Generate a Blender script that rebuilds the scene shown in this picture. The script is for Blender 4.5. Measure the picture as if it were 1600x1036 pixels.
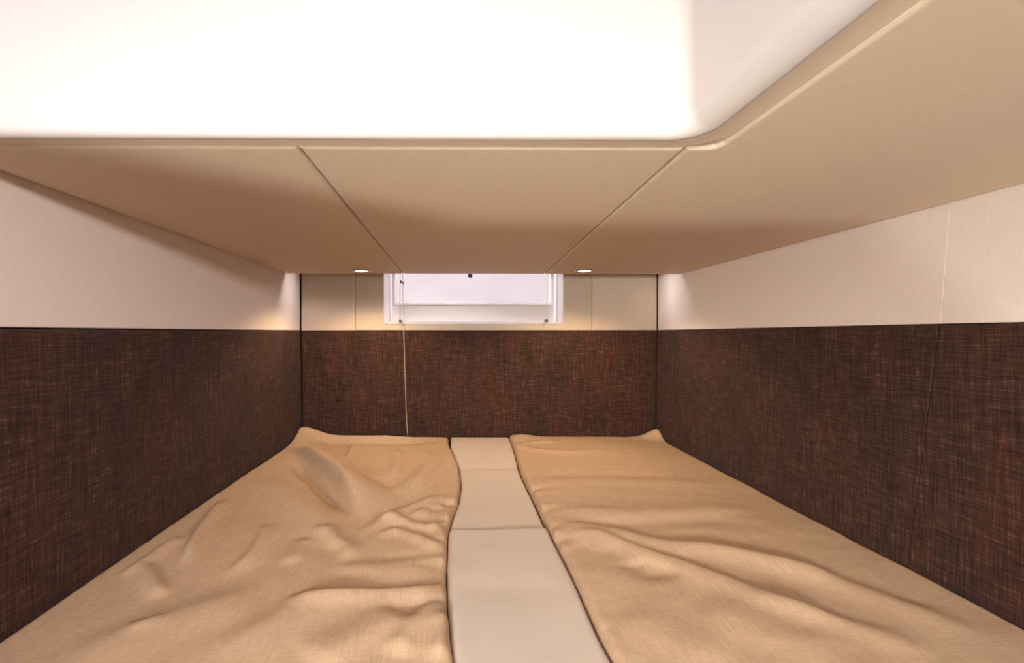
import bpy, bmesh, math
import numpy as np
from mathutils import Vector

for o in list(bpy.data.objects):
    bpy.data.objects.remove(o)
C = bpy.context.scene.collection
SC = bpy.context.scene
EZ = 1.25                       # eye height above the cabin sole
F, CX, CY = 750.0, 715.0, 518.0  # focal length in pixels, vanishing point (1600 x 1036)

# ------------------------------------------------------------------ camera
cam = bpy.data.cameras.new('camera')
cam.sensor_width = 36.0
cam.lens = F / 1600 * 36
cam.shift_x = (800 - CX) / 1600
cam.clip_start = 0.02
co = bpy.data.objects.new('camera', cam)
co.location = (0, 0, EZ)
co.rotation_euler = (math.pi / 2, 0, 0)
C.objects.link(co)
SC.camera = co

# ------------------------------------------------------------------ world, lights, exposure
w = bpy.data.worlds.new('sky')
SC.world = w
w.use_nodes = True
w.node_tree.nodes['Background'].inputs[0].default_value = (1.0, 0.98, 1.05, 1)
w.node_tree.nodes['Background'].inputs[1].default_value = 4.4
SC.view_settings.view_transform = 'Standard'
SC.view_settings.look = 'None'
SC.view_settings.exposure = 0.0
SC.view_settings.gamma = 1.0
SC.view_settings.use_curve_mapping = False


def lamp(name, kind, loc, target, energy, color, size=0.1, size_y=None, spot=None, blend=0.2):
    d = bpy.data.lights.new(name, kind)
    d.energy = energy
    d.color = color
    if kind == 'AREA':
        d.shape = 'RECTANGLE'
        d.size = size
        d.size_y = size_y or size
    else:
        d.shadow_soft_size = size
    if kind == 'SPOT':
        d.spot_size = math.radians(spot)
        d.spot_blend = blend
    o = bpy.data.objects.new(name, d)
    o.location = loc
    v = Vector(target) - Vector(loc)
    o.rotation_euler = v.to_track_quat('-Z', 'Y').to_euler()
    C.objects.link(o)
    return o


# two fill lights added behind the camera, lamp in the headroom well, warm lamps by the berth's foot
lamp('rear_fill', 'AREA', (-0.42, -1.30, EZ + 0.06), (0.60, 1.2, EZ - 0.46), 12.5, (1.0, 0.93, 0.84), 0.5, 0.20).data.spread = math.radians(62)
lamp('rear_fill', 'AREA', (0.10, -1.30, EZ + 0.41), (-0.75, 1.1, EZ - 0.12), 8.2, (1.0, 0.92, 0.92), 0.4, 0.10).data.spread = math.radians(62)
lamp('side_fill', 'SPOT', (0.64, 0.40, EZ + 0.235), (0.64, 0.40, EZ - 1.0), 5.5, (0.95, 0.96, 1.0), 0.03, None, 150, 0.4)  # added fill for the right side of the berth, no fitting there
lamp('well_lamp', 'AREA', (-0.13, -0.20, EZ + 0.69), (0.50, 0.25, EZ + 0.15), 0.95, (0.95, 0.95, 1.0), 0.03, 0.08)
lamp('berth_foot_lamp', 'SPOT', (-0.05, -0.10, EZ + 0.60), (-0.05, 0.52, EZ - 0.5), 6.0, (1.0, 0.80, 0.55), 0.06, None, 82, 0.7)
lamp('step_lamp', 'SPOT', (0.0, -0.18, EZ - 0.95), (0.1, 0.35, EZ + 0.25), 40.0, (1.0, 0.98, 0.90), 0.040, None, 120, 0.5)
lamp('recess_fill', 'AREA', (-0.50, 2.17, EZ + 0.36), (-0.75, 2.14, EZ + 0.12), 0.16, (1.0, 0.93, 0.93), 0.03, 0.10).data.spread = math.radians(70)  # pair of fills added above the ceiling edge to brighten the side-wall corners
lamp('recess_fill', 'AREA', (0.70, 2.17, EZ + 0.36), (0.96, 2.14, EZ + 0.12), 0.16, (1.0, 0.93, 0.93), 0.03, 0.10).data.spread = math.radians(70)
portal = lamp('window_portal', 'AREA', (0.075, 2.46, EZ + 0.20), (0.075, 0.0, EZ + 0.20), 1.0, (1, 1, 1), 0.95, 0.42)
portal.data.cycles.is_portal = True


# ------------------------------------------------------------------ materials
def nt(name):
    m = bpy.data.materials.new(name)
    m.use_nodes = True
    t = m.node_tree
    b = t.nodes['Principled BSDF']
    return m, t, b


def plain(name, col, rough=0.5, metal=0.0, emit=None, estr=0, spec=0.5, coat=0.0):
    m, t, b = nt(name)
    b.inputs['Base Color'].default_value = (*col, 1)
    b.inputs['Roughness'].default_value = rough
    b.inputs['Metallic'].default_value = metal
    b.inputs['Specular IOR Level'].default_value = spec
    b.inputs['Coat Weight'].default_value = coat
    if emit:
        b.inputs['Emission Color'].default_value = (*emit, 1)
        b.inputs['Emission Strength'].default_value = estr
    return m


def stretched(t, sx, sy, detail=2.0, rough=0.5, off=0.0):
    uv = t.nodes.new('ShaderNodeTexCoord')
    mp = t.nodes.new('ShaderNodeMapping')
    mp.inputs['Scale'].default_value = (sx, sy, 1)
    mp.inputs['Location'].default_value = (off, off * 1.7, off * 0.3)
    n = t.nodes.new('ShaderNodeTexNoise')
    n.inputs['Scale'].default_value = 1.0
    n.inputs['Detail'].default_value = detail
    n.inputs['Roughness'].default_value = rough
    t.links.new(uv.outputs['UV'], mp.inputs['Vector'])
    t.links.new(mp.outputs['Vector'], n.inputs['Vector'])
    return n.outputs['Fac']


def math_(t, op, a, b=None, c=None):
    n = t.nodes.new('ShaderNodeMath')
    n.operation = op
    for i, x in enumerate((a, b, c)):
        if x is None:
            continue
        if isinstance(x, (int, float)):
            n.inputs[i].default_value = x
        else:
            t.links.new(x, n.inputs[i])
    return n.outputs[0]


def ramp(t, fac, stops):
    r = t.nodes.new('ShaderNodeValToRGB')
    e = r.color_ramp.elements
    while len(e) < len(stops):
        e.new(0.5)
    for i, (p, c) in enumerate(stops):
        e[i].position = p
        e[i].color = (*c, 1) if len(c) == 3 else c
    t.links.new(fac, r.inputs['Fac'])
    return r.outputs['Color']


def mix(t, fac, a, b, mode='MIX'):
    n = t.nodes.new('ShaderNodeMix')
    n.data_type = 'RGBA'
    n.blend_type = mode
    for i, x in ((0, fac), (6, a), (7, b)):
        if isinstance(x, (int, float)):
            n.inputs[i].default_value = x
        elif isinstance(x, tuple):
            n.inputs[i].default_value = (*x, 1)
        else:
            t.links.new(x, n.inputs[i])
    return n.outputs[2]


def bump(t, b, h, strength, dist):
    n = t.nodes.new('ShaderNodeBump')
    n.inputs['Strength'].default_value = strength
    n.inputs['Distance'].default_value = dist
    t.links.new(h, n.inputs['Height'])
    t.links.new(n.outputs['Normal'], b.inputs['Normal'])


def mat_brown():
    m, t, b = nt('brown_slub_fabric')
    h1 = stretched(t, 30, 800, 2.5, 0.6)
    v1 = stretched(t, 800, 30, 2.5, 0.6, 3.1)
    h2 = stretched(t, 20, 270, 2.0, 0.6, 5.7)
    v2 = stretched(t, 270, 16, 2.0, 0.6, 8.3)
    s = math_(t, 'ADD', math_(t, 'MULTIPLY', math_(t, 'ADD', h1, v1), 0.19), math_(t, 'MULTIPLY', math_(t, 'ADD', h2, v2), 0.31))
    col = ramp(t, s, [(0.37, (0.013, 0.0064, 0.0050)), (0.475, (0.039, 0.0178, 0.0132)),
                      (0.56, (0.064, 0.0300, 0.0205)), (0.66, (0.175, 0.100, 0.062))])
    big = stretched(t, 9, 3.5, 3.0, 0.6, 11.0)
    tint = ramp(t, big, [(0.33, (0.76, 0.84, 0.80)), (0.5, (1, 1, 1)), (0.66, (1.16, 0.98, 0.9))])
    col = mix(t, 1.0, col, tint, 'MULTIPLY')
    t.links.new(col, b.inputs['Base Color'])
    b.inputs['Roughness'].default_value = 0.85
    b.inputs['Specular IOR Level'].default_value = 0.14
    b.inputs['Sheen Weight'].default_value = 0.03
    bump(t, b, s, 0.5, 0.004)
    return m


def mat_weave(name, c1, c2, fr, strength=0.15, rough=0.8, spec=0.25, streak=0.0, sc=(0.42, 0.58)):
    m, t, b = nt(name)
    h1 = stretched(t, fr / 18, fr, 2, 0.6)
    v1 = stretched(t, fr, fr / 18, 2, 0.6, 4.4)
    s = math_(t, 'MULTIPLY', math_(t, 'ADD', h1, v1), 0.5)
    col = ramp(t, s, [(sc[0], c1), (sc[1], c2)])
    if streak:
        g = stretched(t, 30, 330, 2, 0.6, 9.1)
        g2 = stretched(t, 330, 24, 2, 0.6, 2.2)
        lf = ramp(t, math_(t, 'MAXIMUM', g, g2), [(0.62, (0, 0, 0)), (0.74, (streak, streak, streak))])
        col = mix(t, lf, col, tuple(min(1, x * 1.6) for x in c2))
    t.links.new(col, b.inputs['Base Color'])
    b.inputs['Roughness'].default_value = rough
    b.inputs['Specular IOR Level'].default_value = spec
    bump(t, b, s, strength, 0.002)
    return m


M = {}
M['brown'] = mat_brown()
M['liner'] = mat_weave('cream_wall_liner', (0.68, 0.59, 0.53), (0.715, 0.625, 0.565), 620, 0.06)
M['wing'] = mat_weave('shaded_wing_vinyl', (0.47, 0.375, 0.295), (0.51, 0.41, 0.325), 700, 0.07, 0.6, 0.3)  # darker copy of the ceiling vinyl, the wings' shade is in its colour
M['ceil'] = mat_weave('cream_ceiling_vinyl', (0.595, 0.477, 0.366), (0.635, 0.512, 0.394), 700, 0.07, 0.6, 0.3)
M['gel'] = plain('white_gelcoat', (0.60, 0.565, 0.55), 0.22, spec=0.4)
M['gelcream'] = plain('cream_gelcoat', (0.44, 0.36, 0.275), 0.5, spec=0.3)
M['winwhite'] = plain('white_window_moulding', (0.86, 0.83, 0.82), 0.25)
M['sheet'] = mat_weave('tan_linen_sheet', (0.425, 0.29, 0.19), (0.505, 0.355, 0.235), 560, 0.25, 0.9, 0.15, 0.22)
M['cushion'] = mat_weave('cream_cotton', (0.51, 0.43, 0.365), (0.54, 0.455, 0.39), 700, 0.06, 0.75, 0.25)
M['core'] = plain('mattress_foam', (0.6, 0.5, 0.38), 0.9)
M['dark'] = plain('dark_backing', (0.035, 0.018, 0.012), 0.9)
M['wood'] = plain('cabin_sole', (0.22, 0.11, 0.05), 0.4)
M['chrome'] = plain('bronzed_chrome_ring', (0.62, 0.50, 0.40), 0.22, 1.0)
M['lens'] = plain('lit_lens', (1, 0.9, 0.75), 0.4, emit=(1.0, 0.80, 0.58), estr=14)
M['cord'] = plain('pale_cord', (0.62, 0.50, 0.36), 0.8)
M['clip'] = plain('dark_grey_clip', (0.06, 0.05, 0.055), 0.4)
M['blind'] = plain('white_blind', (0.8, 0.78, 0.75), 0.7)


def mat_pane():
    m, t, b = nt('frosted_pane')
    t.nodes.remove(b)
    out = t.nodes['Material Output']
    tl = t.nodes.new('ShaderNodeBsdfTranslucent')
    tp = t.nodes.new('ShaderNodeBsdfTransparent')
    gl = t.nodes.new('ShaderNodeBsdfGlossy')
    n = stretched(t, 4, 5, 3, 0.5)
    t.links.new(ramp(t, n, [(0.35, (0.70, 0.64, 0.65)), (0.6, (0.80, 0.74, 0.75))]), tl.inputs['Color'])
    tp.inputs['Color'].default_value = (0.95, 0.92, 0.92, 1)
    gl.inputs['Roughness'].default_value = 0.15
    m1 = t.nodes.new('ShaderNodeMixShader')
    m1.inputs[0].default_value = 0.88
    t.links.new(tl.outputs[0], m1.inputs[1])
    t.links.new(tp.outputs[0], m1.inputs[2])
    m2 = t.nodes.new('ShaderNodeMixShader')
    m2.inputs[0].default_value = 0.012
    t.links.new(m1.outputs[0], m2.inputs[1])
    t.links.new(gl.outputs[0], m2.inputs[2])
    t.links.new(m2.outputs[0], out.inputs['Surface'])
    return m


M['pane'] = mat_pane()


def mat_moulding(fac):
    m, t, b = nt('white_acrylic_moulding')
    b.inputs['Base Color'].default_value = (0.88, 0.85, 0.85, 1)
    b.inputs['Roughness'].default_value = 0.25
    tl = t.nodes.new('ShaderNodeBsdfTranslucent')
    tl.inputs['Color'].default_value = (0.95, 0.92, 0.93, 1)
    mx = t.nodes.new('ShaderNodeMixShader')
    mx.inputs[0].default_value = fac
    t.links.new(b.outputs[0], mx.inputs[1])
    t.links.new(tl.outputs[0], mx.inputs[2])
    t.links.new(mx.outputs[0], t.nodes['Material Output'].inputs['Surface'])
    return m


M['winwhite'] = mat_moulding(0.75)
M['sash'] = plain('white_sash_plastic', (0.60, 0.545, 0.53), 0.35)
M['bead'] = plain('white_bead', (0.86, 0.83, 0.82), 0.3)


# ------------------------------------------------------------------ helpers
def link(name, me, mat, parent=None, smooth=False):
    o = bpy.data.objects.new(name, me)
    if mat:
        me.materials.append(mat)
    if smooth:
        me.polygons.foreach_set('use_smooth', [True] * len(me.polygons))
    C.objects.link(o)
    if parent:
        o.parent = parent
        o.matrix_parent_inverse = parent.matrix_basis.inverted()
    return o


def tag(o, label=None, cat=None, group=None, kind=None):
    if label: o['label'] = label
    if cat: o['category'] = cat
    if group: o['group'] = group
    if kind: o['kind'] = kind
    return o


def empty(name, loc):
    o = bpy.data.objects.new(name, None)
    o.location = loc
    o.empty_display_size = 0.05
    C.objects.link(o)
    return o


def uv_project(bm, u, v):
    lay = bm.loops.layers.uv.verify()
    for f in bm.faces:
        for l in f.loops:
            p = l.vert.co
            l[lay].uv = (p.dot(u), p.dot(v))


def prism(name, pts, depth, mat, parent=None, bevel=0.0, seg=3, u=None, v=None):
    """A slab: front face through pts (world), pushed back by the vector depth, all edges rounded."""
    bm = bmesh.new()
    d = Vector(depth)
    fr = [bm.verts.new(Vector(p)) for p in pts]
    bk = [bm.verts.new(Vector(p) + d) for p in pts]
    bm.faces.new(fr)
    bm.faces.new(list(reversed(bk)))
    n = len(pts)
    for i in range(n):
        bm.faces.new((fr[i], bk[i], bk[(i + 1) % n], fr[(i + 1) % n]))
    bmesh.ops.recalc_face_normals(bm, faces=bm.faces)
    if bevel:
        fe = [e for e in bm.edges if e.verts[0] in fr and e.verts[1] in fr]
        bmesh.ops.bevel(bm, geom=fe, offset=bevel, segments=seg, profile=0.5, affect='EDGES')
    if u is None:
        nn = d.normalized()
        if abs(nn.x) > 0.7: u, v = Vector((0, 1, 0)), Vector((0, 0, 1))
        elif abs(nn.y) > 0.7: u, v = Vector((1, 0, 0)), Vector((0, 0, 1))
        else: u, v = Vector((1, 0, 0)), Vector((0, 1, 0))
    uv_project(bm, u, v)
    me = bpy.data.meshes.new(name)
    bm.to_mesh(me)
    bm.free()
    o = link(name, me, mat, parent)
    return o


def add_box(bm, lo, hi):
    x0, y0, z0 = lo
    x1, y1, z1 = hi
    vs = [bm.verts.new(p) for p in ((x0, y0, z0), (x1, y0, z0), (x1, y1, z0), (x0, y1, z0),
                                    (x0, y0, z1), (x1, y0, z1), (x1, y1, z1), (x0, y1, z1))]
    for f in ((0, 3, 2, 1), (4, 5, 6, 7), (0, 1, 5, 4), (1, 2, 6, 5), (2, 3, 7, 6), (3, 0, 4, 7)):
        bm.faces.new([vs[i] for i in f])
    return vs


def boxes(name, lst, mat, parent=None, bevel=0.0, seg=2):
    bm = bmesh.new()
    for lo, hi in lst:
        add_box(bm, lo, hi)
    if bevel:
        bmesh.ops.bevel(bm, geom=list(bm.edges), offset=bevel, segments=seg, profile=0.5, affect='EDGES')
    uv_project(bm, Vector((1, 0.3, 0)), Vector((0, 0.3, 1)))
    me = bpy.data.meshes.new(name)
    bm.to_mesh(me)
    bm.free()
    return link(name, me, mat, parent, smooth=False)


def tube(name, pts, r, mat, parent=None, n=8):
    bm = bmesh.new()
    rings = []
    P = [Vector(p) for p in pts]
    for i, p in enumerate(P):
        t = (P[min(i + 1, len(P) - 1)] - P[max(i - 1, 0)]).normalized()
        a = t.cross(Vector((0, 1, 0.01))).normalized()
        b = t.cross(a)
        rings.append([bm.verts.new(p + r * (math.cos(k * math.tau / n) * a + math.sin(k * math.tau / n) * b)) for k in range(n)])
    for i in range(len(rings) - 1):
        for k in range(n):
            bm.faces.new((rings[i][k], rings[i][(k + 1) % n], rings[i + 1][(k + 1) % n], rings[i + 1][k]))
    bm.faces.new(rings[0]); bm.faces.new(rings[-1])
    bmesh.ops.recalc_face_normals(bm, faces=bm.faces)
    me = bpy.data.meshes.new(name)
    bm.to_mesh(me); bm.free()
    return link(name, me, mat, parent, smooth=True)


def lathe(name, prof, mat, parent, loc, n=32):
    bm = bmesh.new()
    rings = []
    for r, z in prof:
        rings.append([bm.verts.new((loc[0] + r * math.cos(k * math.tau / n), loc[1] + r * math.sin(k * math.tau / n), loc[2] + z)) for k in range(n)])
    for i in range(len(rings) - 1):
        for k in range(n):
            bm.faces.new((rings[i][k], rings[i][(k + 1) % n], rings[i + 1][(k + 1) % n], rings[i + 1][k]))
    if prof[-1][0] > 1e-6:
        bm.faces.new(rings[-1])
    bmesh.ops.recalc_face_normals(bm, faces=bm.faces)
    me = bpy.data.meshes.new(name)
    bm.to_mesh(me); bm.free()
    return link(name, me, mat, parent, smooth=True)


def Z(z): return EZ + z


# ------------------------------------------------------------------ the shell
YB = 2.30            # back wall
YF = -1.50           # bulkhead behind the camera
XL, XR = -0.753, 0.958
ZTOP = 0.98          # top of the headroom well
floor = boxes('floor', [((XL - .06, YF, -0.04), (XR + .06, YB + .05, 0.0))], M['wood'])
tag(floor, kind='structure')
wf = boxes('wall_front', [((XL - .06, YF - .05, 0.0), (XR + .06, YF, Z(ZTOP) + .02))], M['gelcream'])
tag(wf, kind='structure')


def lean_l(z): return XL if z >= 0 else XL + (-z) * 0.0185
def lean_r(z): return XR if z >= 0 else XR + z * 0.0185


# left wall: one cream liner above, one padded brown panel below
wl = boxes('wall_left', [((XL - .06, YF, 0.0), (XL - .026, YB + .05, Z(ZTOP) + .02))], M['dark'])
tag(wl, kind='structure')
g = 0.004
prism('liner_panel', [(XL, YF + .01, Z(.010)), (XL, YB - .006, Z(.005)), (XL, YB - .006, Z(.46)), (XL, 1.2, Z(.46)), (XL, .60, Z(.97)), (XL, YF + .01, Z(.97))],
      (-.024, 0, 0), M['liner'], wl, .003, 2)
p = prism('padded_panel', [(lean_l(-.63), YF + .01, Z(-.63)), (lean_l(-.63), YB - .006, Z(-.63)), (XL + .003, YB - .006, Z(.002)), (XL + .003, YF + .01, Z(.0085))],
          (-.03, 0, 0), M['brown'], wl, .008, 4)

# right wall: two liners and two padded panels with a slanting joint
wr = boxes('wall_right', [((XR + .026, YF, 0.0), (XR + .06, YB + .05, Z(ZTOP) + .02))], M['dark'])
tag(wr, kind='structure')
jt, jb = 0.936, 0.952      # joint in the liner, at the ceiling and at the brown edge
prism('liner_panel', [(XR, jb + .0003, Z(.0155)), (XR, YB - .006, Z(.007)), (XR, YB - .006, Z(.46)), (XR, jt - .02 + .0003, Z(.46))],
      (.024, 0, 0), M['liner'], wr, .0005, 1)
prism('liner_panel', [(XR, YF + .01, Z(.026)), (XR, jb - .0003, Z(.0155)), (XR, jt - .02 - .0003, Z(.46)), (XR, YF + .01, Z(.46))],
      (.024, 0, 0), M['liner'], wr, .0005, 1)
q0 = 1.03
prism('padded_panel', [(lean_r(-.63), q0 + .0008, Z(-.63)), (lean_r(-.63), YB - .006, Z(-.63)), (XR - .003, YB - .006, Z(.004)), (XR - .003, jb + .0008, Z(.0135))],
      (.03, 0, 0), M['brown'], wr, .002, 2)
prism('padded_panel', [(lean_r(-.63), YF + .01, Z(-.63)), (lean_r(-.63), q0 - .0008, Z(-.63)), (XR - .003, jb - .0008, Z(.0135)), (XR - .003, YF + .01, Z(.024))],
      (.03, 0, 0), M['brown'], wr, .002, 2)

# back wall: brown panel, two liner wings, a cream moulding with the window opening
wx0, wx1, wz0, wz1 = -.349, .500, .040, .405
bw0, bw1 = -.490, .644
wb = boxes('wall_back', [((XL - .02, YB + .032, 0.0), (XR + .02, YB + .05, Z(.035))),
                         ((XL - .02, YB + .032, Z(.035)), (wx0 - .012, YB + .05, Z(.48))),
                         ((wx1 + .012, YB + .032, Z(.035)), (XR + .02, YB + .05, Z(.48))),
                         ((wx0 - .012, YB + .032, Z(wz1 + .012)), (wx1 + .012, YB + .05, Z(.48)))], M['dark'])
tag(wb, kind='structure')
prism('padded_panel', [(lean_l(-.63) + .004, YB, Z(-.63)), (lean_r(-.63) - .003, YB, Z(-.63)), (XR - .002, YB, Z(.0035)), (XL + .003, YB, Z(.0015))],
      (0, .03, 0), M['brown'], wb, .008, 4)
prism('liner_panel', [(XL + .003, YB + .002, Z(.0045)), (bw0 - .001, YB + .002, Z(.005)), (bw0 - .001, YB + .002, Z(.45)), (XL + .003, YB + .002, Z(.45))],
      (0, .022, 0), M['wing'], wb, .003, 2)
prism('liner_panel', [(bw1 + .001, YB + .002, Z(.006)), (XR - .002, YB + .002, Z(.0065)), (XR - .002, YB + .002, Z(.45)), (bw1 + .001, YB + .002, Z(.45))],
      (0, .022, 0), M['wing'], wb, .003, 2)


def ring_frame(name, x0, x1, z0, z1, ox0, ox1, oz0, oz1, yf, yb, mat, parent, bev):
    """A frame with a rectangular hole: outer o*, inner x/z, front at yf, back at yb; edges rounded."""
    bm = bmesh.new()
    def rect(a, b, c, d, y): return [bm.verts.new((X, y, Z(zz))) for X, zz in ((a, c), (b, c), (b, d), (a, d))]
    of, inf = rect(ox0, ox1, oz0, oz1, yf), rect(x0, x1, z0, z1, yf)
    ob, inb = rect(ox0, ox1, oz0, oz1, yb), rect(x0, x1, z0, z1, yb)
    for i in range(4):
        j = (i + 1) % 4
        bm.faces.new((of[i], of[j], inf[j], inf[i]))
        bm.faces.new((ob[j], ob[i], inb[i], inb[j]))
        bm.faces.new((of[j], of[i], ob[i], ob[j]))
        bm.faces.new((inf[i], inf[j], inb[j], inb[i]))
    bmesh.ops.recalc_face_normals(bm, faces=bm.faces)
    if bev:
        es = [e for e in bm.edges if all(vv in inf for vv in e.verts) or all(vv in of for vv in e.verts)
              or (e.verts[0] in inf and e.verts[1] in inb) or (e.verts[1] in inf and e.verts[0] in inb)]
        bmesh.ops.bevel(bm, geom=es, offset=bev, segments=3, profile=0.5, affect='EDGES')
    uv_project(bm, Vector((1, 0, 0)), Vector((0, 0, 1)))
    me = bpy.data.meshes.new(name)
    bm.to_mesh(me); bm.free()
    return link(name, me, mat, parent)


ring_frame('window_surround', wx0 - .004, wx1 + .004, wz0 - .004, wz1 + .004, bw0, bw1, .0055, .45, YB - .001, YB + .024, M['gelcream'], wb, .004)

# ------------------------------------------------------------------ window
win = empty('window_1', ((wx0 + wx1) / 2, YB, Z(wz0)))
tag(win, kind='structure')
YW = 2.385
ring_frame('frame', wx0 + .021, wx1 - .021, wz0 + .006, wz1 - .006, wx0 - .0042, wx1 + .0042, wz0 - .0042, wz1 + .0042, YB - .006, YW, M['winwhite'], win, .003)
ring_frame('sash', wx0 + .034, wx1 - .034, wz0 + .090, wz1 - .05, wx0 + .0211, wx1 - .0211, wz0 + .0061, wz1 - .0061, YW - .012, YW + .015, M['sash'], win, .004)
ring_frame('sash_bead', wx0 + .042, wx1 - .042, wz0 + .100, wz1 - .058, wx0 + .0341, wx1 - .0341, wz0 + .0901, wz1 - .0501, YW - .016, YW + .012, M['bead'], win, .003)
prism('pane', [(wx0 + .036, YW + .006, Z(wz0 + .095)), (wx1 - .036, YW + .006, Z(wz0 + .095)), (wx1 - .036, YW + .006, Z(wz1 - .055)), (wx0 + .036, YW + .006, Z(wz1 - .055))],
      (0, .004, 0), M['pane'], win)
hx = 20 / 750 * (YW - .01)
lt = boxes('latch', [((hx - .012, YW - .020, Z(.268)), (hx + .010, YW - .0045, Z(.284))), ((hx - .003, YW - .034, Z(.263)), (hx + .004, YW - .018, Z(.278)))], M['clip'], win, .002)

# pale screen added beyond the window, keeps the bright sky out of the pane
qm, qt, qb = nt('pale_screen')
qn = stretched(qt, .8, .5, 3, .5)
qt.links.new(ramp(qt, qn, [(.35, (.182, .162, .158)), (.65, (.228, .205, .200))]), qb.inputs['Base Color'])
qb.inputs['Roughness'].default_value = .9
ow = boxes('outside_screen', [((-2.6, 3.75, Z(-1.2)), (2.8, 3.95, Z(.55)))], qm)
tag(ow, 'pale plain screen added outside the window to dim the view', kind='structure')

# ------------------------------------------------------------------ ceiling
def zc(x, y):
    fx = (x - XL) / (XR - XL)
    a = .2534 + (2.11 - y) * .0073
    b = .2460 + (2.05 - y) * .0032
    return Z(a + (b - a) * fx)


def ylip(x, y0): return y0 - .012 * x


def yend(x): return 2.105 + (2.060 - 2.105) * (x - XL) / (XR - XL)


ceil = boxes('ceiling', [((XL - .02, .72, Z(.285)), (XR + .02, 2.06, Z(.31))), ((.40, YF, Z(.285)), (XR + .02, .72, Z(.31))),
                         ((XL - .02, 2.05, Z(.465)), (XR + .02, YB + .05, Z(.49))), ((XL - .02, 2.035, Z(.312)), (XR + .02, 2.05, Z(.49))),
                         ((XL - .06, YF, Z(ZTOP)), (XR + .06, .9, Z(ZTOP) + .02))], M['gel'])
tag(ceil, kind='structure')


def cpt(x, y): return (x, y, zc(x, y))


def ceil_panel(poly):
    return prism('ceiling_panel', [cpt(*q) for q in poly], (0, 0, .022), M['ceil'], ceil, .006, 4)


def line(a, b, n):
    return [(a[0] + (b[0] - a[0]) * i / n, a[1] + (b[1] - a[1]) * i / n) for i in range(n)]


yo = .676
s1f, s1b, s2f, s2b = -.2255, -.2385, .3190, .3770
gap = .0012
ceil_panel([(XL + .005, ylip(XL, yo)), (s1f - gap, ylip(s1f, yo)), (s1b - gap, yend(s1b)), (XL + .005, yend(XL))])
ceil_panel([(s1f + gap, ylip(s1f, yo)), (s2f - gap, ylip(s2f, yo)), (s2b - gap, yend(s2b)), (s1b + gap, yend(s1b))])
ceil_panel([(s2f + gap, ylip(s2f, yo)), (.350, ylip(.35, yo)), (.359, ylip(.36, yo) - .004), (.3635, ylip(.364, yo) - .016), (.364, YF + .01), (XR - .003, YF + .01), (XR - .003, yend(XR)), (s2b + gap, yend(s2b))])

# white moulded headroom well: wall, rounded lip, flat flange, swept round the corner
def build_well():
    xi, yi, rf = .300, .630, .032

    def zb(x, y): return zc(x, y) - EZ + .004

    def wall_section(r, z0):
        q = [(0.0, ZTOP), (0.0, .60), (0.0, .40)]
        for k in range(9):
            a = k / 8 * math.pi / 2
            q.append((r - r * math.cos(a), z0 + r - r * math.sin(a)))
        return q + [(r + .004, z0)]

    def flange_section(a, b, z0):
        return [(a, z0 - .0006), (b, z0 - .0006), (b, z0 + .010), (a, z0 + .010)]

    # stations round the well: (point function, radius, flange start, flange end)
    st = []
    for i in range(13):
        x = (XL - .012) + (xi - rf - XL + .012) * i / 12
        st.append((lambda d, x=x: (x, ylip(x, yi) + d), .009, .0125, .056))
    yc_ = ylip(xi, yi) - rf
    for k in range(1, 9):
        a = math.pi / 2 - k / 8 * math.pi / 2
        st.append((lambda d, a=a: (xi - rf + (rf + d) * math.cos(a), yc_ + (rf + d) * math.sin(a)),
                   .009 + .013 * k / 8, .0125 + .013 * k / 8, .056 + .016 * k / 8))
    for i in range(1, 13):
        y = yc_ + (YF + .002 - yc_) * i / 12
        st.append((lambda d, y=y: (xi + d, y), .022, .0255, .072))

    def sweep(name, secs, closed, mat):
        bm = bmesh.new()
        vs = [[bm.verts.new(p) for p in c] for c in secs]
        n = len(secs[0])
        for i in range(len(vs) - 1):
            for j in range(n if closed else n - 1):
                j2 = (j + 1) % n
                bm.faces.new((vs[i][j], vs[i][j2], vs[i + 1][j2], vs[i + 1][j]))
        if closed:
            bm.faces.new(vs[0])
            bm.faces.new(vs[-1])
        bmesh.ops.recalc_face_normals(bm, faces=bm.faces)
        uv_project(bm, Vector((1, 0, 0)), Vector((0, 1, 0)))
        me = bpy.data.meshes.new(name)
        bm.to_mesh(me)
        bm.free()
        return me

    ws, fs = [], []
    for f, r, a, b in st:
        z0 = zb(*f(.04))
        ws.append([f(d) + (Z(z),) for d, z in wall_section(r, z0)])
        fs.append([f(d) + (Z(z),) for d, z in flange_section(a, b, z0)])
    o = link('trim_1', sweep('trim_1', ws, False, None), M['gel'], None, smooth=True)
    so = o.modifiers.new('thickness', 'SOLIDIFY')
    so.thickness = .006
    so.offset = -1
    fo = link('lip_flange', sweep('lip_flange', fs, True, None), M['ceil'], o)
    fo['label'] = 'tan flange under the white rounded lip'
    return o


well = build_well()
tag(well, 'white glossy moulded headroom recess with rounded lip above the berth', kind='structure')

# ------------------------------------------------------------------ berth
ZB = -.495
base = prism('bed_base', [(XL + .015, -.27, Z(-.632)), (0.0, .31, Z(-.632)), (XR - .015, .31, Z(-.632)), (XR - .015, YB - .004, Z(-.632)), (XL + .015, YB - .004, Z(-.632))],
             (0, 0, -(EZ - .632)), M['gelcream'], None, .004, 2)
tag(base, kind='structure', label='cream moulded berth base under the mattresses')


def bed(px, py, z=ZB):
    y = -z * F / (py - CY)
    return ((px - CX) / F * y, y)


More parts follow.
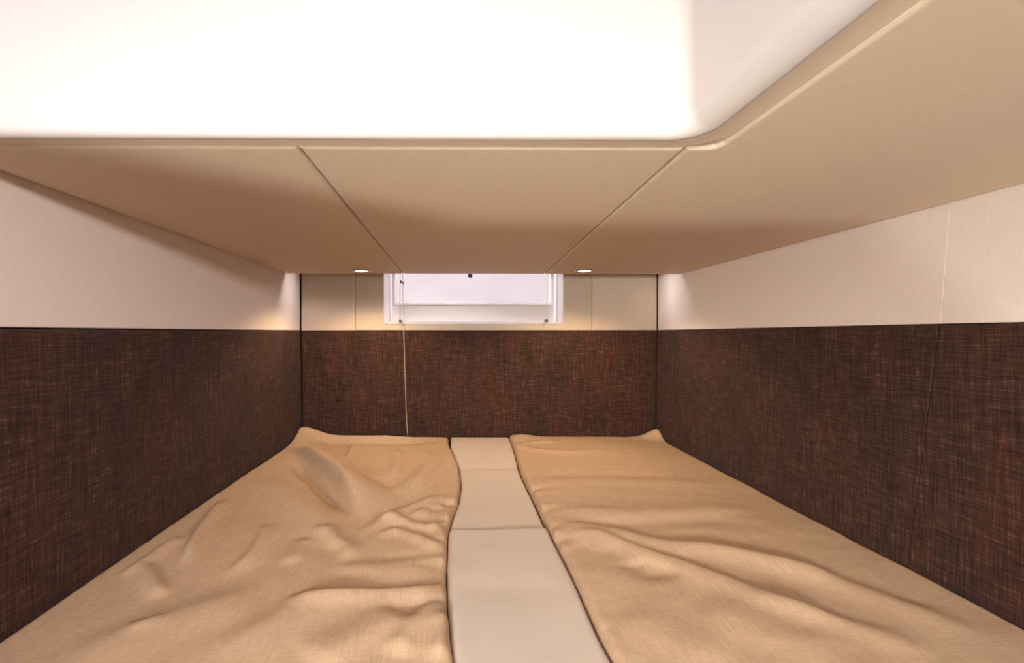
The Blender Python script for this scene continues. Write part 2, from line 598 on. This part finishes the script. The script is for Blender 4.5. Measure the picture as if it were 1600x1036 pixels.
def vnoise(x, y, seed):
    r = np.random.RandomState(seed).rand(64, 64)
    xi, yi = np.floor(x).astype(int), np.floor(y).astype(int)
    fx, fy = x - xi, y - yi
    fx, fy = fx * fx * (3 - 2 * fx), fy * fy * (3 - 2 * fy)
    a, b = r[xi % 64, yi % 64], r[(xi + 1) % 64, yi % 64]
    c, d = r[xi % 64, (yi + 1) % 64], r[(xi + 1) % 64, (yi + 1) % 64]
    return (a * (1 - fx) + b * fx) * (1 - fy) + (c * (1 - fx) + d * fx) * fy - .5


def ridge(X, Y, pts, amp, wd, wd2=None, tap=0.25):
    """Height of a fold along the polyline pts (pixels of the photograph turned into bed coordinates);
    wd on its left side, wd2 on its right, fading out at both ends."""
    P = [bed(*p) for p in pts]
    # smooth polyline
    Q = [P[0]]
    for i in range(len(P) - 1):
        p0, p1, p2, p3 = P[max(i - 1, 0)], P[i], P[i + 1], P[min(i + 2, len(P) - 1)]
        for k in range(1, 7):
            t = k / 6
            Q.append(tuple(.5 * (2 * p1[c] + (p2[c] - p0[c]) * t + (2 * p0[c] - 5 * p1[c] + 4 * p2[c] - p3[c]) * t * t
                                 + (-p0[c] + 3 * p1[c] - 3 * p2[c] + p3[c]) * t ** 3) for c in (0, 1)))
    L = [0]
    for a, b in zip(Q, Q[1:]):
        L.append(L[-1] + math.hypot(b[0] - a[0], b[1] - a[1]))
    best = np.full(X.shape, 1e9)
    tt = np.zeros(X.shape)
    sg = np.zeros(X.shape)
    for i, (a, b) in enumerate(zip(Q, Q[1:])):
        dx, dy = b[0] - a[0], b[1] - a[1]
        l2 = dx * dx + dy * dy + 1e-12
        t = np.clip(((X - a[0]) * dx + (Y - a[1]) * dy) / l2, 0, 1)
        d = np.hypot(X - a[0] - t * dx, Y - a[1] - t * dy)
        cr = dx * (Y - a[1]) - dy * (X - a[0])
        m = d < best
        best = np.where(m, d, best)
        tt = np.where(m, (L[i] + t * math.sqrt(l2)) / L[-1], tt)
        sg = np.where(m, cr, sg)
    wd2 = wd2 or wd
    ww = np.where(sg > 0, wd, wd2)
    e = np.clip(tt / tap, 0, 1) * np.clip((1 - tt) / tap, 0, 1)
    e = e * e * (3 - 2 * e)
    return amp * np.exp(-(best / ww) ** 2) * e


def pad(name, lx, rx, y0, y1, hfun, rad, zbot, mat, parent, step=.006, y0r=None):
    """A soft slab: left edge lx(y), right edge rx(y), near end y0 (y0r at its right side), far end y1,
    top height hfun(X, Y), rounded borders and sides going down to zbot."""
    y0r = y0 if y0r is None else y0r
    nu = max(6, int((rx(y1) - lx(y1)) / step))
    nv = max(6, int((y1 - min(y0, y0r)) / step))
    # denser towards borders
    def param(n):
        t = np.linspace(0, 1, n + 1)
        return t
    u = param(nu); v = param(nv)
    U, V = np.meshgrid(u, v, indexing='ij')
    Y0 = y0 + (y0r - y0) * U
    Y = Y0 + V * (y1 - Y0)
    XLf, XRf = lx(Y), rx(Y)
    X = XLf + U * (XRf - XLf)
    e = np.minimum(np.minimum(X - XLf, XRf - X), np.minimum(Y - Y0, y1 - Y))
    k = np.clip(1 - e / rad, 0, 1)
    Zt = hfun(X, Y) - rad * (1 - np.sqrt(np.clip(1 - k * k, 0, 1)))
    n1, n2 = nu + 1, nv + 1
    top = np.stack([X, Y, Zt + EZ], -1).reshape(-1, 3)
    idx = np.arange(n1 * n2).reshape(n1, n2)
    faces = np.stack([idx[:-1, :-1], idx[1:, :-1], idx[1:, 1:], idx[:-1, 1:]], -1).reshape(-1, 4)
    border = list(idx[:, 0]) + list(idx[-1, 1:]) + list(idx[-2::-1, -1]) + list(idx[0, -2:0:-1])
    vs = top.tolist()
    fs = faces.tolist()
    prev = border
    for zz in (-.02, None):
        cur = []
        for bi in border:
            x, y, z = vs[bi]
            cur.append(len(vs))
            vs.append([x, y, (z + zz) if zz else EZ + zbot])
        m = len(border)
        for i in range(m):
            j = (i + 1) % m
            fs.append([prev[j], prev[i], cur[i], cur[j]])
        prev = cur
    fs.append(list(prev)[::-1])
    me = bpy.data.meshes.new(name)
    me.from_pydata(vs, [], fs)
    uvl = me.uv_layers.new()
    nl = len(me.loops)
    vi = np.zeros(nl, dtype=np.int32)
    me.loops.foreach_get('vertex_index', vi)
    A = np.array(vs)
    uvs = np.stack([A[vi, 0], A[vi, 1] + (A[vi, 2] - EZ) * .5], -1).astype(np.float32)
    uvl.data.foreach_set('uv', uvs.ravel())
    me.update()
    o = link(name, me, mat, parent, smooth=True)
    return o


def edge_from(pts):
    q = sorted([bed(*p) for p in pts], key=lambda t: t[1])
    xs, ys = np.array([t[0] for t in q]), np.array([t[1] for t in q])
    ksm = np.linspace(ys[0], ys[-1], 200)
    vals = np.interp(ksm, ys, xs)
    vals = np.convolve(np.pad(vals, 4, mode='edge'), np.ones(9) / 9, 'valid')
    return lambda Y: np.interp(Y, ksm, vals)


left_inner = edge_from([(712, 1036), (704, 1000), (697.5, 925), (697.5, 880), (699, 826), (704, 805), (716, 775), (720, 750), (716, 722), (707, 702), (702, 692), (700, 688)])
right_inner = edge_from([(967, 1036), (940, 990), (900, 903), (862, 830), (836, 775), (815, 735), (806, 705), (799, 688)])

PIX = {}


def h_left(X, Y):
    h = np.full(X.shape, ZB)
    h += .010 * vnoise(X * 4, Y * 2.5, 1) + .003 * vnoise(X * 9, Y * 6, 2) + .0012 * vnoise(X * 30, Y * 20, 3)
    R = lambda pts, amp, wd, wd2=None, tap=.25: ridge(X, Y, pts, amp, wd, wd2, tap)
    # raised far left corner and the rim along the back
    h += .034 * np.exp(-((X + .715) / .085) ** 2 - ((Y - 2.235) / .10) ** 2)
    h += .014 * np.exp(-((Y - 2.235) / .022) ** 2) * np.clip((-.03 - X) / .3, 0, 1)
    h -= .016 * np.exp(-((Y - 2.165) / .030) ** 2) * np.clip((-.08 - X) / .2, 0, 1) * np.clip((X + .67) / .1, 0, 1)
    # long diagonal fold from the corner
    h += R([(448, 700), (478, 716), (520, 748), (552, 780), (578, 812)], .056, .085, .018, .32)
    h -= R([(452, 716), (474, 734), (512, 770), (546, 808)], .034, .020, .028, .32)
    h += R([(395, 745), (440, 770), (500, 815), (545, 850)], .010, .05)
    # folds from the hull side
    h += R([(352, 778), (318, 822), (296, 860), (285, 892)], .014, .022, .012)
    h += R([(290, 836), (255, 858), (224, 880), (180, 905)], .010, .02, .012)
    h += R([(228, 880), (238, 905), (256, 935)], .010, .014, .02)
    h += R([(415, 818), (408, 845), (380, 880), (350, 902)], .010, .025, .014)
    h += R([(478, 838), (462, 868), (445, 886)], .007, .02)
    h += R([(495, 822), (520, 845), (540, 858), (540, 880)], .014, .03, .016)
    # pinched triangles beside the front cushion
    h += R([(575, 810), (610, 812), (655, 822), (700, 830)], .012, .03, .018)
    h += R([(560, 835), (600, 815), (640, 795), (706, 770)], .011, .02, .03)
    h += R([(592, 842), (620, 830), (670, 848), (700, 856)], .010, .02)
    h += R([(640, 812), (672, 795), (702, 786)], .012, .018)
    h -= R([(655, 800), (690, 790), (712, 778)], .010, .02)
    h += R([(668, 828), (700, 812), (708, 800)], .010, .014)
    # gathers running off the inner edge
    d = np.maximum(left_inner(Y) - X, 0)
    win = np.clip((Y - .78) / .12, 0, 1) * np.clip((1.45 - Y) / .2, 0, 1)
    h += .017 * vnoise(Y * 34 + d * 9, d * 7 + 3, 5) * np.exp(-d / .055) * win
    h += .010 * vnoise(Y * 13 + X * 4, X * 3 + 9, 6) * np.exp(-d / .22) * win
    h += R([(690, 880), (600, 888), (500, 884)], .005, .03, .04, .3)
    h += R([(702, 915), (660, 921), (600, 928), (520, 938), (430, 942)], .010, .026, .014, .2)
    h += R([(702, 930), (672, 950), (640, 985), (610, 1030)], .012, .03, .022, .2)
    h += R([(700, 948), (690, 985), (684, 1035)], .012, .02)
    # broad swells in the foreground
    h += R([(60, 1040), (160, 1010), (240, 978), (330, 950), (420, 920)], .008, .045, .06, .3)
    h += R([(300, 1045), (380, 1005), (440, 972), (520, 935), (600, 910)], .008, .04, .06, .3)
    h += R([(190, 990), (232, 978), (236, 968)], .005, .02)
    h += R([(480, 1050), (560, 1000), (640, 955)], .010, .05, .03, .2)
    # small creases near the back
    h += R([(553, 690), (548, 705), (538, 730), (530, 752)], .013, .022, .012)
    h += R([(618, 700), (622, 720), (612, 752)], .013, .025)
    h += R([(660, 700), (668, 725), (640, 760), (620, 780)], .013, .03)
    h += R([(690, 694), (686, 720), (660, 752), (640, 780)], .013, .022)
    h -= R([(576, 745), (600, 758), (625, 762)], .008, .03)
    return h


def h_right(X, Y):
    h = np.full(X.shape, ZB)
    h += .008 * vnoise(X * 3, Y * 3, 11) + .004 * vnoise(X * 6, Y * 9, 12) + .0014 * vnoise(X * 20, Y * 34, 13)
    R = lambda pts, amp, wd, wd2=None, tap=.25: ridge(X, Y, pts, amp, wd, wd2, tap)
    h += .040 * np.exp(-((X - .945) / .07) ** 2 - ((Y - 2.25) / .05) ** 2)
    h += .012 * np.exp(-((X - .30) / .06) ** 2 - ((Y - 2.24) / .05) ** 2)
    # cross folds
    h += R([(830, 765), (900, 752), (1000, 752), (1120, 758)], 0.0054, .05)
    h -= R([(840, 748), (920, 744), (1060, 742)], 0.0041, .05)
    h += R([(862, 808), (900, 800), (980, 806), (1100, 798), (1190, 790)], 0.0068, .05, .04)
    h -= R([(870, 822), (950, 818), (1080, 812), (1200, 818)], 0.0061, .04)
    h += R([(868, 826), (905, 824), (960, 832), (1040, 850), (1160, 868), (1330, 905)], 0.0095, .030, .04, .12)
    h += R([(872, 840), (930, 838), (990, 858), (1080, 890), (1200, 935), (1330, 985)], 0.0109, .022, .045, .12)
    h += R([(1030, 852), (1150, 865), (1280, 900), (1440, 960), (1560, 1010)], 0.0088, .03, .04, .2)
    h -= R([(930, 850), (1010, 880), (1060, 908)], 0.0068, .05)
    h -= R([(985, 872), (1015, 890), (1040, 882)], 0.0068, .05)
    h += R([(1080, 940), (1200, 985), (1330, 1040)], 0.0068, .06)
    h += R([(960, 960), (1060, 1000), (1150, 1040)], 0.0054, .06)
    h += R([(1150, 930), (1300, 970), (1480, 1035)], 0.0068, .03)
    # gathers along the inner edge
    d = np.maximum(X - right_inner(Y), 0)
    win = np.clip((Y - .95) / .15, 0, 1) * np.clip((1.75 - Y) / .25, 0, 1)
    h += .015 * vnoise(Y * 28 - d * 8, d * 6 + 5, 15) * np.exp(-d / .045) * win
    h += .007 * vnoise(Y * 12 - X * 2, X * 2 + 7, 16) * np.exp(-d / .25) * win
    h += R([(800, 690), (820, 700), (880, 706), (960, 704)], .007, .03)
    h += R([(806, 700), (830, 692), (880, 690)], .007, .02)
    return h


def mattress(lab, lx, rx, y0, y1, y0r, hfun):
    cx = float((lx(1.4) + rx(1.4)) / 2)
    r = empty('mattress', (cx, 1.3, Z(-.630)))
    tag(r, lab, 'mattress', 'sheeted mattresses of the double berth')
    pad('foam_core', lambda Y: lx(Y) + .012, lambda Y: rx(Y) - .012, y0 + .012, y1 - .012,
        lambda X, Y: np.full(X.shape, ZB - .06), .02, -.628, M['core'], r, .05, y0r + .012)
    pad('fitted_sheet', lx, rx, y0, y1, hfun, .015, -.630, M['sheet'], r, .0055, y0r)
    return r


mattress('mattress under a rumpled tan sheet, against the left wall, with a deep diagonal fold',
         lambda Y: np.full(np.shape(Y), XL + .0125) if np.ndim(Y) else XL + .0125, left_inner, -.29, 2.268, .29, h_left)
mattress('mattress under a smoother tan sheet, against the right wall',
         right_inner, lambda Y: np.full(np.shape(Y), XR - .0125) if np.ndim(Y) else XR - .0125, .30, 2.272, .30, h_right)

# cream infill cushions between the mattresses
GR = 'cream infill cushions between the mattresses'


def cushion(lab, y0, y1, hfun, rad, inset=(.002, .003), y1l=0.0):
    def lx(Y): return np.maximum(left_inner(Y) * 1.0, -.035) + inset[0]
    def rx(Y): return right_inner(Y) - inset[1]
    c = pad('infill_cushion', lx, rx, y0, y1, hfun, rad, -.630, M['cushion'], None, .006)
    tag(c, lab, 'cushion', GR)
    return c


def h_c1(X, Y):
    h = np.full(X.shape, ZB - .004)
    h += .004 * vnoise(X * 5, Y * 4, 21) + .0015 * vnoise(X * 14, Y * 9, 22)
    R = lambda pts, amp, wd, wd2=None: ridge(X, Y, pts, amp, wd, wd2)
    h += R([(768, 845), (764, 885), (760, 920)], .002, .02)
    h -= R([(715, 890), (760, 915), (830, 915), (880, 905)], .002, .05)
    return h


def h_c2(X, Y): return ZB - .014 + .003 * vnoise(X * 5, Y * 4, 23) + 0 * X
def h_c3(X, Y): return ZB - .026 + .022 * np.clip((Y - 1.77) / .40, 0, 1) + .002 * vnoise(X * 6, Y * 6, 24)


cushion('cream cushion nearest the camera between the two mattresses, the longest one', .30, 1.226, h_c1, .014)
cushion('cream cushion in the middle of the gap between the mattresses', 1.232, 1.772, h_c2, .012, (.002, .004))
cushion('small cream cushion at the far end of the gap, against the brown back panel', 1.776, 2.266, h_c3, .008, (.004, .004))

# ------------------------------------------------------------------ downlights in the ceiling
def downlight(px, py, lab):
    y = None
    yy = 1.9
    for _ in range(20):
        x = (px - CX) / F * yy
        yy = (zc(x, yy) - EZ) * F / (CY - py)
    x = (px - CX) / F * yy
    z = zc(x, yy)
    r = empty('downlight', (x, yy, z))
    tag(r, lab, 'downlight', 'round downlights in the ceiling')
    lathe('trim_ring', [(.029, -.0022), (.030, -.0048), (.034, -.0055), (.039, -.0038), (.041, -.0002), (.029, -.0002), (.029, -.0022)], M['chrome'], r, (x, yy, z))
    lathe('lens', [(.0288, -.0014), (.024, -.0030), (.012, -.0036), (.001, -.0038)], M['lens'], r, (x, yy, z))
    lamp('downlight_beam', 'SPOT', (x, yy, z - .010), (x, yy, z - 1), 13.0, (1.0, 0.70, 0.40), .012, None, 141, .45)
    return r


downlight(564.5, 422.5, 'round recessed downlight with metal ring, left of the window')
downlight(913, 422.5, 'round recessed downlight with metal ring, right of the window')

# ------------------------------------------------------------------ blind with its cords
yb_ = 2.270
bx = lambda px: (px - CX) / F * yb_
bz = lambda py: Z((CY - py) / F * yb_)
bl = empty('window_blind', ((wx0 + wx1) / 2, yb_, Z(.40)))
tag(bl, 'raised white window blind with thin guide cords and a long pull cord', 'blind')
boxes('headrail', [((wx0 - .01, yb_ - .018, Z(.428)), (wx1 + .01, yb_ + .018, Z(.448)))], M['blind'], bl, .003)
boxes('folded_pleats', [((wx0, yb_ - .015, Z(.366) + k * .0075), (wx1, yb_ + .015, Z(.366) + k * .0075 + .006)) for k in range(8)], M['blind'], bl)
for px, pc in ((625, 501.5), (854.5, 501)):
    tube('guide_cord', [(bx(px), yb_, bz(pc)), (bx(px), yb_, Z(.367))], .0009, M['clip'], bl, 6)
    boxes('cord_clip', [((bx(px - 2), yb_ - .004, bz(pc + 2.2)), (bx(px + 1.8), yb_ + .034, bz(pc - 1.8)))], M['clip'], bl, .0015)
pts = [(629.5, 441), (630, 480), (631.5, 540), (633, 590), (634.5, 640), (636, 668), (637.5, 686)]
yc = 2.291
cc = lambda px, py: ((px - CX) / F * yc, yc, Z((CY - py) / F * yc))
fine = []
for (a, b), (c_, d) in zip(pts, pts[1:]):
    for k in range(4):
        fine.append((a + (c_ - a) * k / 4, b + (d - b) * k / 4))
fine.append(pts[-1])
tube('pull_cord', [cc(628, 300 + 100)] + [cc(*q) for q in fine], .0013, M['cord'], bl, 6)
boxes('cord_stop', [(tuple(a - s for a, s in zip(cc(626.5, 440.5), (.005, .005, .008))), tuple(a + s for a, s in zip(cc(626.5, 440.5), (.004, .005, .007)))),
                    (tuple(a - s for a, s in zip(cc(629.8, 442), (.004, .004, .007))), tuple(a + s for a, s in zip(cc(629.8, 442), (.004, .005, .005))))], M['clip'], bl, .001)
